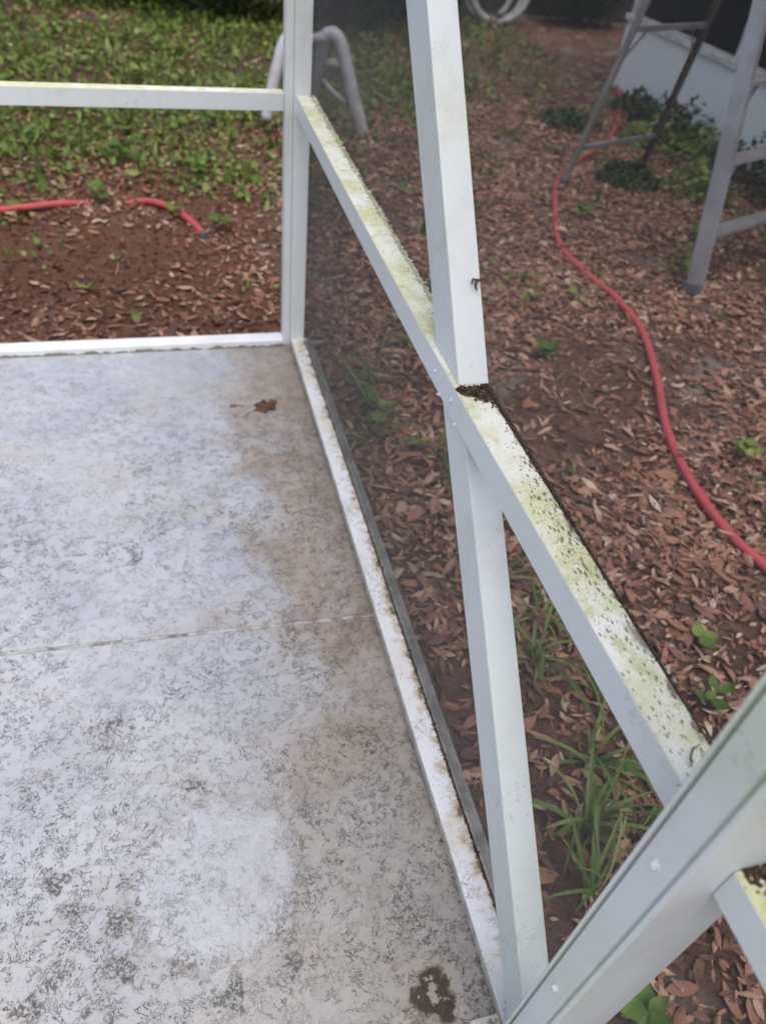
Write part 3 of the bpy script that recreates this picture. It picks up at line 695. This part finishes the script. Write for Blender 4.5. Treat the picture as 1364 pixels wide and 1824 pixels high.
weed(-.15, 1.22, 7, .070, .08, 'bright weed beside the end of the red hose', 6)
weed(-.72, 1.60, 6, .075, .10, 'weed growing over the gap in the red hose', 7)
weed(-.36, 1.40, 5, .060, .06, 'small pale weed below the bend of the red hose end', 8)
weed(-.16, 2.0, 7, .080, .10, 'leafy weed near the corner post, above the hose end', 9)
weed(-.62, 2.15, 8, .085, .12, 'broad weed in the mulch under the middle of the left rail', 10)
weed(.62, .35, 8, .08, .10, 'weed behind the lower screen right of the corner post', 11, True)
weed(.25, -.40, 7, .07, .09, 'dark weed behind the lower screen beside the slab edge', 12, True)
weed(.46, -.95, 7, .07, .08, 'dark weed behind the lower screen left of the brace', 13, True)
weed(1.9, 1.35, 7, .075, .08, 'weed between the ladder feet by the red hose', 14)
weed(2.45, 1.05, 6, .07, .07, 'weed in front of the rear ladder legs', 15)
weed(1.52, -.80, 6, .07, .08, 'dark leafed weed at the right edge above the hose', 16, True)

# ------------------------------------------------------------------ red hoses
hp = HOSE_PX
ho = empty('red_hose', tuple(hp[4]), label='long red rubber hose winding over the leaf litter past the ladder', cat='hose')
loc = Vector(hp[4])
m = MB().tube([p - loc for p in bez([Vector(p) for p in hp])], .0170, 12); m.build('tube', M_HOSE, ho, smooth=True)
hp = on_ground([(-60, 392), (0, 380), (60, 371), (110, 363), (152, 357), (192, 356), (232, 355), (270, 359), (310, 373), (340, 394), (362, 417)])
loc = Vector(hp[9]); ho2 = empty('red_hose', tuple(loc), label='shorter red hose with its free end in the mulch beyond the left rail', cat='hose')
hp = [Vector(p) for p in hp]; hp[0].z += .01; hp[1].z += .014; hp[2].z += .008; hp[5].z -= .055; hp[4].z -= .02; hp[6].z -= .02
pts = [p - loc for p in bez(hp)]
MB().tube(pts, .0175, 12).build('tube', M_HOSE, ho2, smooth=True)
e = pts[-1]; dv = (pts[-1] - pts[-3]).normalized()
MB().tube([e - dv * .004, e + dv * .03], .0185, 10).build('end_fitting', M_FOOT, ho2)

# ------------------------------------------------------------------ step ladder
FL, BL, BR, FR = Vector((2.06, .44, GZ)), Vector((2.01, 1.89, GZ)), Vector((2.745, 2.20, GZ)), Vector((2.80, .765, GZ))
AL, AR = Vector((2.17, 1.2, 2.53)), Vector((2.57, 1.36, 2.53))
lad = empty('step_ladder', tuple((FL + BR) / 2), label='tall aluminium step ladder standing in the leaf litter in front of the porch', cat='ladder')
lo = (FL + BR) / 2
def L3(p): return Vector(p) - lo
side = (FR - FL).normalized()
def chan(p, q, w, d, inward, depthdir, name, mat):        # C-shaped rail, open towards inward
    p, q = L3(p), L3(q); t = (q - p).normalized(); s_ = (inward - t * inward.dot(t)).normalized(); n_ = t.cross(s_)
    th = .003; pr = [(0, -d / 2), (0, d / 2), (w, d / 2), (w, d / 2 - th), (th, d / 2 - th), (th, -d / 2 + th), (w, -d / 2 + th), (w, -d / 2)]
    m = MB(); m.sweep([[c + s_ * a + n_ * e for a, e in pr] for c in (p, q)], cap=False); return m.build(name, mat, lad)
chan(FL + (AL - FL) * .012, AL, .030, .078, side, None, 'front_rail', M_ALU); chan(FR + (AR - FR) * .012, AR, .030, .078, -side, None, 'front_rail', M_ALU)
chan(BL + (AL - BL) * .012, AL, .022, .034, side, None, 'rear_leg', M_ALU); o = chan(BR + (AR - BR) * .012, AR, .022, .040, -side, None, 'rear_leg', M_RUST); o['label'] = 'dark stained rear leg'
for p, q in ((FL, AL), (FR, AR), (BL, AL), (BR, AR)):
    a = L3(p + (q - p) * .0); c = L3(p + (q - p) * .02); MB().bar(a - Vector((0, 0, .004)), c, .036, .085 if p in (FL, FR) else .05, side).build('foot', M_FOOT, lad, .003)
for k in range(8):
    s_ = .103 + .1168 * k
    if s_ > .93: break
    a, c = FL + (AL - FL) * s_, FR + (AR - FR) * s_; i_ = (c - a).normalized()
    a2, c2 = L3(a) + i_ * .004, L3(c) - i_ * .004; fw = Vector((side.y, -side.x, 0)) * -1
    st = MB().bar(a2, c2, .080, .022, fw).build('step', M_ALU, lad, .002)
    for e, sg in ((a2, 1), (c2, -1)):                      # diagonal strut under the step
        rd = (FL - AL).normalized() if sg > 0 else (FR - AR).normalized()
        p0 = e + i_ * sg * .012 + rd * .20 + fw * .03; p1 = e + i_ * sg * .20 - Vector((0, 0, .012)) + fw * .03
        MB().bar(p0, p1, .026, .005, fw).build('strut', M_ALU, st)
        st.children[-1].matrix_parent_inverse = Matrix()
for s_ in (.091, .341, .60, .85):
    a, c = L3(BL + (AL - BL) * s_), L3(BR + (AR - BR) * s_); i_ = (c - a).normalized()
    bp_ = MB().bar(a, c, .030, .018, Vector((0, 0, 1))).build('rear_bar', M_ALU, lad, .002)
    if s_ > .2:
        for e, rd, sg in ((a, (BL - AL).normalized(), 1), (c, (BR - AR).normalized(), -1)):
            MB().bar(e + rd * .20, e + i_ * sg * .14, .018, .004, Vector((0, 0, 1))).build('rear_strut', M_ALU, bp_)
m = MB().bar(L3(AL) - side * .05, L3(AR) + side * .05, .16, .05, Vector((side.y, -side.x, 0))); m.build('top_cap', M_ALU, lad, .006)
for s_ in (.55,):
    for p, q, r in ((FL, AL, BL), (FR, AR, BR)): MB().bar(L3(p + (q - p) * s_), L3(r + (q - r) * s_), .022, .004, side).build('spreader', M_ALU, lad)

# ------------------------------------------------------------------ screened porch of the house behind the ladder
px0, py0, py1 = 3.60, -.5, 4.35
po = empty('house_porch', (px0, 2.0, GZ), label='low pale porch wall of the house with dark openings above, behind the ladder', cat='porch')
def pb(name, a, c, mat, parent=po, bev=.003):
    o_ = Vector(po.location); return MB().box(Vector(a) - o_, Vector(c) - o_).build(name, mat, parent, bev)
kw = []
yy = py0
while yy < py1 - .01:
    y2 = min(yy + 1.215, py1); kw.append(pb('wall_panel', (px0, yy + .003, GZ - .05), (px0 + .09, y2 - .003, .43), M_KNEE)); yy = y2
pb('wall_cap', (px0 - .02, py0, .4305), (px0 + .11, py1 + .02, .475), M_CAP)
for y_ in (-.5, 1.14, 2.763, 4.30): pb('porch_post', (px0 + .005, y_ - .03, .4755), (px0 + .075, y_ + .03, 2.5), M_CAP)
pb('header', (px0 - .03, py0 - .05, 2.5005), (px0 + .12, py1 + .05, 2.75), M_CAP)
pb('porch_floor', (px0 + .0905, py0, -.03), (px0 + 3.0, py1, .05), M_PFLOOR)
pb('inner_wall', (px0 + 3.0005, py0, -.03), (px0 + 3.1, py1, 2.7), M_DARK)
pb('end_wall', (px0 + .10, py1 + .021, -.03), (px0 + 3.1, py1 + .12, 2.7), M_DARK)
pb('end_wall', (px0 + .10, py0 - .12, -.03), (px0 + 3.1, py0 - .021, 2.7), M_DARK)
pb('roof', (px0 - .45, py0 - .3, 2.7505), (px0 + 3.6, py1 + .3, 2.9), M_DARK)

# ------------------------------------------------------------------ pale tubular sawhorse on the grass
def at_y(u, v, Y):
    d = CAMR @ np.array([(u - 682) / 1347.4, -(v - 912) / 1347.4, -1.0]); s = (Y - CAMP[1]) / d[1]; return Vector(CAMP + s * d)
so = empty('sawhorse', (.62, 2.8, GZ), label='pale grey tubular sawhorse on the grass beyond the corner post', cat='sawhorse')
o_ = Vector(so.location)
R1 = [at_y(648, 243, 2.74), at_y(634, 190, 2.75), at_y(618, 120, 2.78), at_y(608, 80, 2.80), at_y(600, 65, 2.81), at_y(590, 60, 2.82), at_y(578, 66, 2.84), at_y(573, 84, 2.86), at_y(566, 120, 2.92), at_y(560, 150, 2.98), at_y(552, 205, 3.08)]
MB().tube([p - o_ for p in bez(R1, 5)], .041, 12).build('end_frame', M_PLAS, so, smooth=True)
R2 = [at_y(474, 212, 2.74), at_y(484, 160, 2.76), at_y(497, 105, 2.79), at_y(505, 78, 2.81), at_y(514, 68, 2.83), at_y(523, 72, 2.86), at_y(527, 95, 2.92), at_y(524, 140, 2.99), at_y(518, 190, 3.08)]
MB().tube([p - o_ for p in bez(R2, 5)], .036, 12).build('end_frame', M_PLAS, so, smooth=True)
MB().tube([at_y(514, 72, 2.83) - o_, at_y(588, 66, 2.82) - o_], .028, 10).build('top_beam', M_PLAS, so, smooth=True)
MB().tube([at_y(576, 142, 2.90) - o_, at_y(590, 160, 2.86) - o_, at_y(616, 184, 2.79) - o_], .016, 8).build('stretcher', M_PLAS, so, smooth=True)
MB().tube([at_y(576, 112, 2.89) - o_, at_y(612, 112, 2.80) - o_], .028, 8).build('stretcher', M_CAP, so, smooth=True)

# ------------------------------------------------------------------ coil of grey pipe leaning in the shade
cc = at_y(893, -42, 6.7); co = empty('pipe_coil', (cc.x, 6.7, GZ), label='loose coil of pale grey pipe standing upright in the shade at the back', cat='pipe coil')
R = cc.z - GZ - .035
for k, (rr, dx, dy, tilt) in enumerate(((R, 0, 0, 0), (R * .93, .03, .10, .12), (R * .80, -.06, .2, -.1))):
    pts = [(dx + rr * math.sin(a) * (.92 + .05 * math.cos(2 * a)), dy + .18 * rr * -math.cos(a) + tilt * rr * math.sin(a), .038 + rr - rr * math.cos(a)) for a in [2 * math.pi * i / 40 + .25 * k for i in range(39 if k else 40)]]
    MB().tube(pts, .034, 10).build('loop', M_PIPE, co, smooth=True)

# ------------------------------------------------------------------ dark board fence and shrubs at the back
fe = empty('board_fence', (1.0, 7.35, GZ), label='dark weathered board fence along the back of the garden', cat='fence')
me = MB().box((-.069, -.011, 0), (.069, .011, 1.8)).mesh('board'); me.materials.append(M_WOOD)
for k in range(96):
    o = link('board', me, fe); o.location = (-6.0 + k * .1445, random.uniform(-.004, .004), .02 + random.uniform(-.01, .01)); o.rotation_euler = (0, random.uniform(-.006, .006), 0)
for zz in (.35, 1.0, 1.6): MB().box((-6.1, .0155, zz), (7.9, .055, zz + .085)).build('fence_rail', M_WOOD, fe, .003)
for k in range(7): MB().box((-6.05 + k * 2.05, .0555, -.3), (-5.96 + k * 2.05, .145, 1.85)).build('fence_post', M_WOOD, fe, .004)
SH = [leaf_shape(.30, .05, .15, 1), leaf_shape(.22, .05, .2, 1)]
def shrub(x, y, rx, rz, nl, label, seed, ls=.06):
    r = np.random.default_rng(seed); o = empty('shrub', (x, y, GZ), label=label, cat='shrub', group='shrubs in front of the back fence')
    d = r.normal(size=(nl, 3)); d /= np.linalg.norm(d, axis=1)[:, None]; rad = r.random(nl) ** .45
    bumps = np.array([1 + .28 * mnoise.noise((a * 2.2 + seed, b_ * 2.2, c * 2.2)) for a, b_, c in d])
    P = d * (rad * bumps)[:, None] * np.array([rx, rx * .8, rz]) + np.array([0, 0, rz * .95])
    P = P[P[:, 2] > .03]; nl = len(P)
    parts = [scatter(SH[k], P[k::2], r.uniform(.6, 1.3, len(P[k::2])) * ls, r.uniform(0, 6.3, len(P[k::2])), r.normal(.2, .6, len(P[k::2])), r.normal(0, .5, len(P[k::2]))) for k in (0, 1)]
    link('crown', np_mesh('crown', *merge(parts), M_DKLEAF), o)
    m = MB()
    for k in range(7):
        a = k * .9 + seed; q = Vector((rx * .5 * math.cos(a), rx * .4 * math.sin(a), rz * 1.3)); m.tube([(0, 0, -.05), q * .4 + Vector((0, 0, .05)), q], [.022, .015, .006], 6)
    m.build('trunk', M_BARK, o)
for i, (x, y, rx, rz, lab) in enumerate([(-.75, 6.75, .75, .55, 'dark shrub at the back of the lawn left of the corner post'), (.35, 6.25, .85, .8, 'dark shrub at the back directly behind the corner post'),
        (1.45, 6.0, .85, .85, 'dark shrub at the back between corner post and upper brace'), (2.35, 6.75, .75, .8, 'dark shrub at the back left of the pipe coil'), (4.5, 7.0, .6, .6, 'dark shrub at the back right of the pipe coil')]):
    shrub(x, y, rx, rz, 5200, lab, i + 3)
# leafy plants along the foot of the porch wall
def fern(x, y, nl, sc, h, label, seed):
    r = random.Random(seed); o = empty('leafy_plant', (x, y, ground_z(x, y)), r.uniform(0, 6), label, 'plant', 'leafy plants along the porch wall')
    n = nl * 16; rr = np.random.default_rng(seed)
    a = rr.uniform(0, 6.3, n); q = rr.random(n) ** .6 * sc; P = np.stack([q * np.cos(a), q * np.sin(a), h * (1 - (q / sc) ** 1.6) * rr.uniform(.35, 1.05, n) + .02], 1)
    link('foliage', np_mesh('foliage', *scatter(leaf_shape(.24, .05, .2, 1), P, rr.uniform(.04, .085, n), a + rr.normal(0, .6, n), rr.normal(.1, .5, n), rr.normal(0, .4, n)), M_DKLEAF if seed % 3 else M_GREEN), o)
    m = MB()
    for k in range(nl):
        b_ = 2.4 * k; m.tube([(0, 0, -.02), (.3 * sc * math.cos(b_), .3 * sc * math.sin(b_), h * .6), (.8 * sc * math.cos(b_), .8 * sc * math.sin(b_), h * .5)], [.006, .005, .002], 5)
    m.build('stem', M_GRASS, o)
for i, (x, y, sc, h, lab) in enumerate([(3.40, 1.55, .26, .30, 'leafy plant at the porch wall by the right picture edge'), (3.38, 1.95, .28, .30, 'leafy plant at the porch wall right of the ladder front rail'), (3.30, 2.35, .30, .26, 'leafy plant at the porch wall left of the ladder front rail'),
        (3.36, 2.72, .28, .30, 'dense leafy plant at the porch wall between the ladder legs'), (3.40, 3.10, .26, .22, 'low leafy plant at the porch wall behind the dark rear leg'), (3.1, 2.75, .24, .16, 'low plant in front of the porch wall beside the rear legs'),
        (3.42, 3.55, .22, .16, 'small plant at the porch wall behind the rear ladder bar'), (2.5, 1.95, .22, .12, 'low plant between the rear ladder feet'), (2.9, 1.75, .26, .20, 'leafy plant right of the dark rear ladder foot'), (2.6, 3.1, .25, .10, 'low plant behind the rear ladder bar next to the hose')]):
    fern(x, y, 10, sc, h, lab, i + 1)
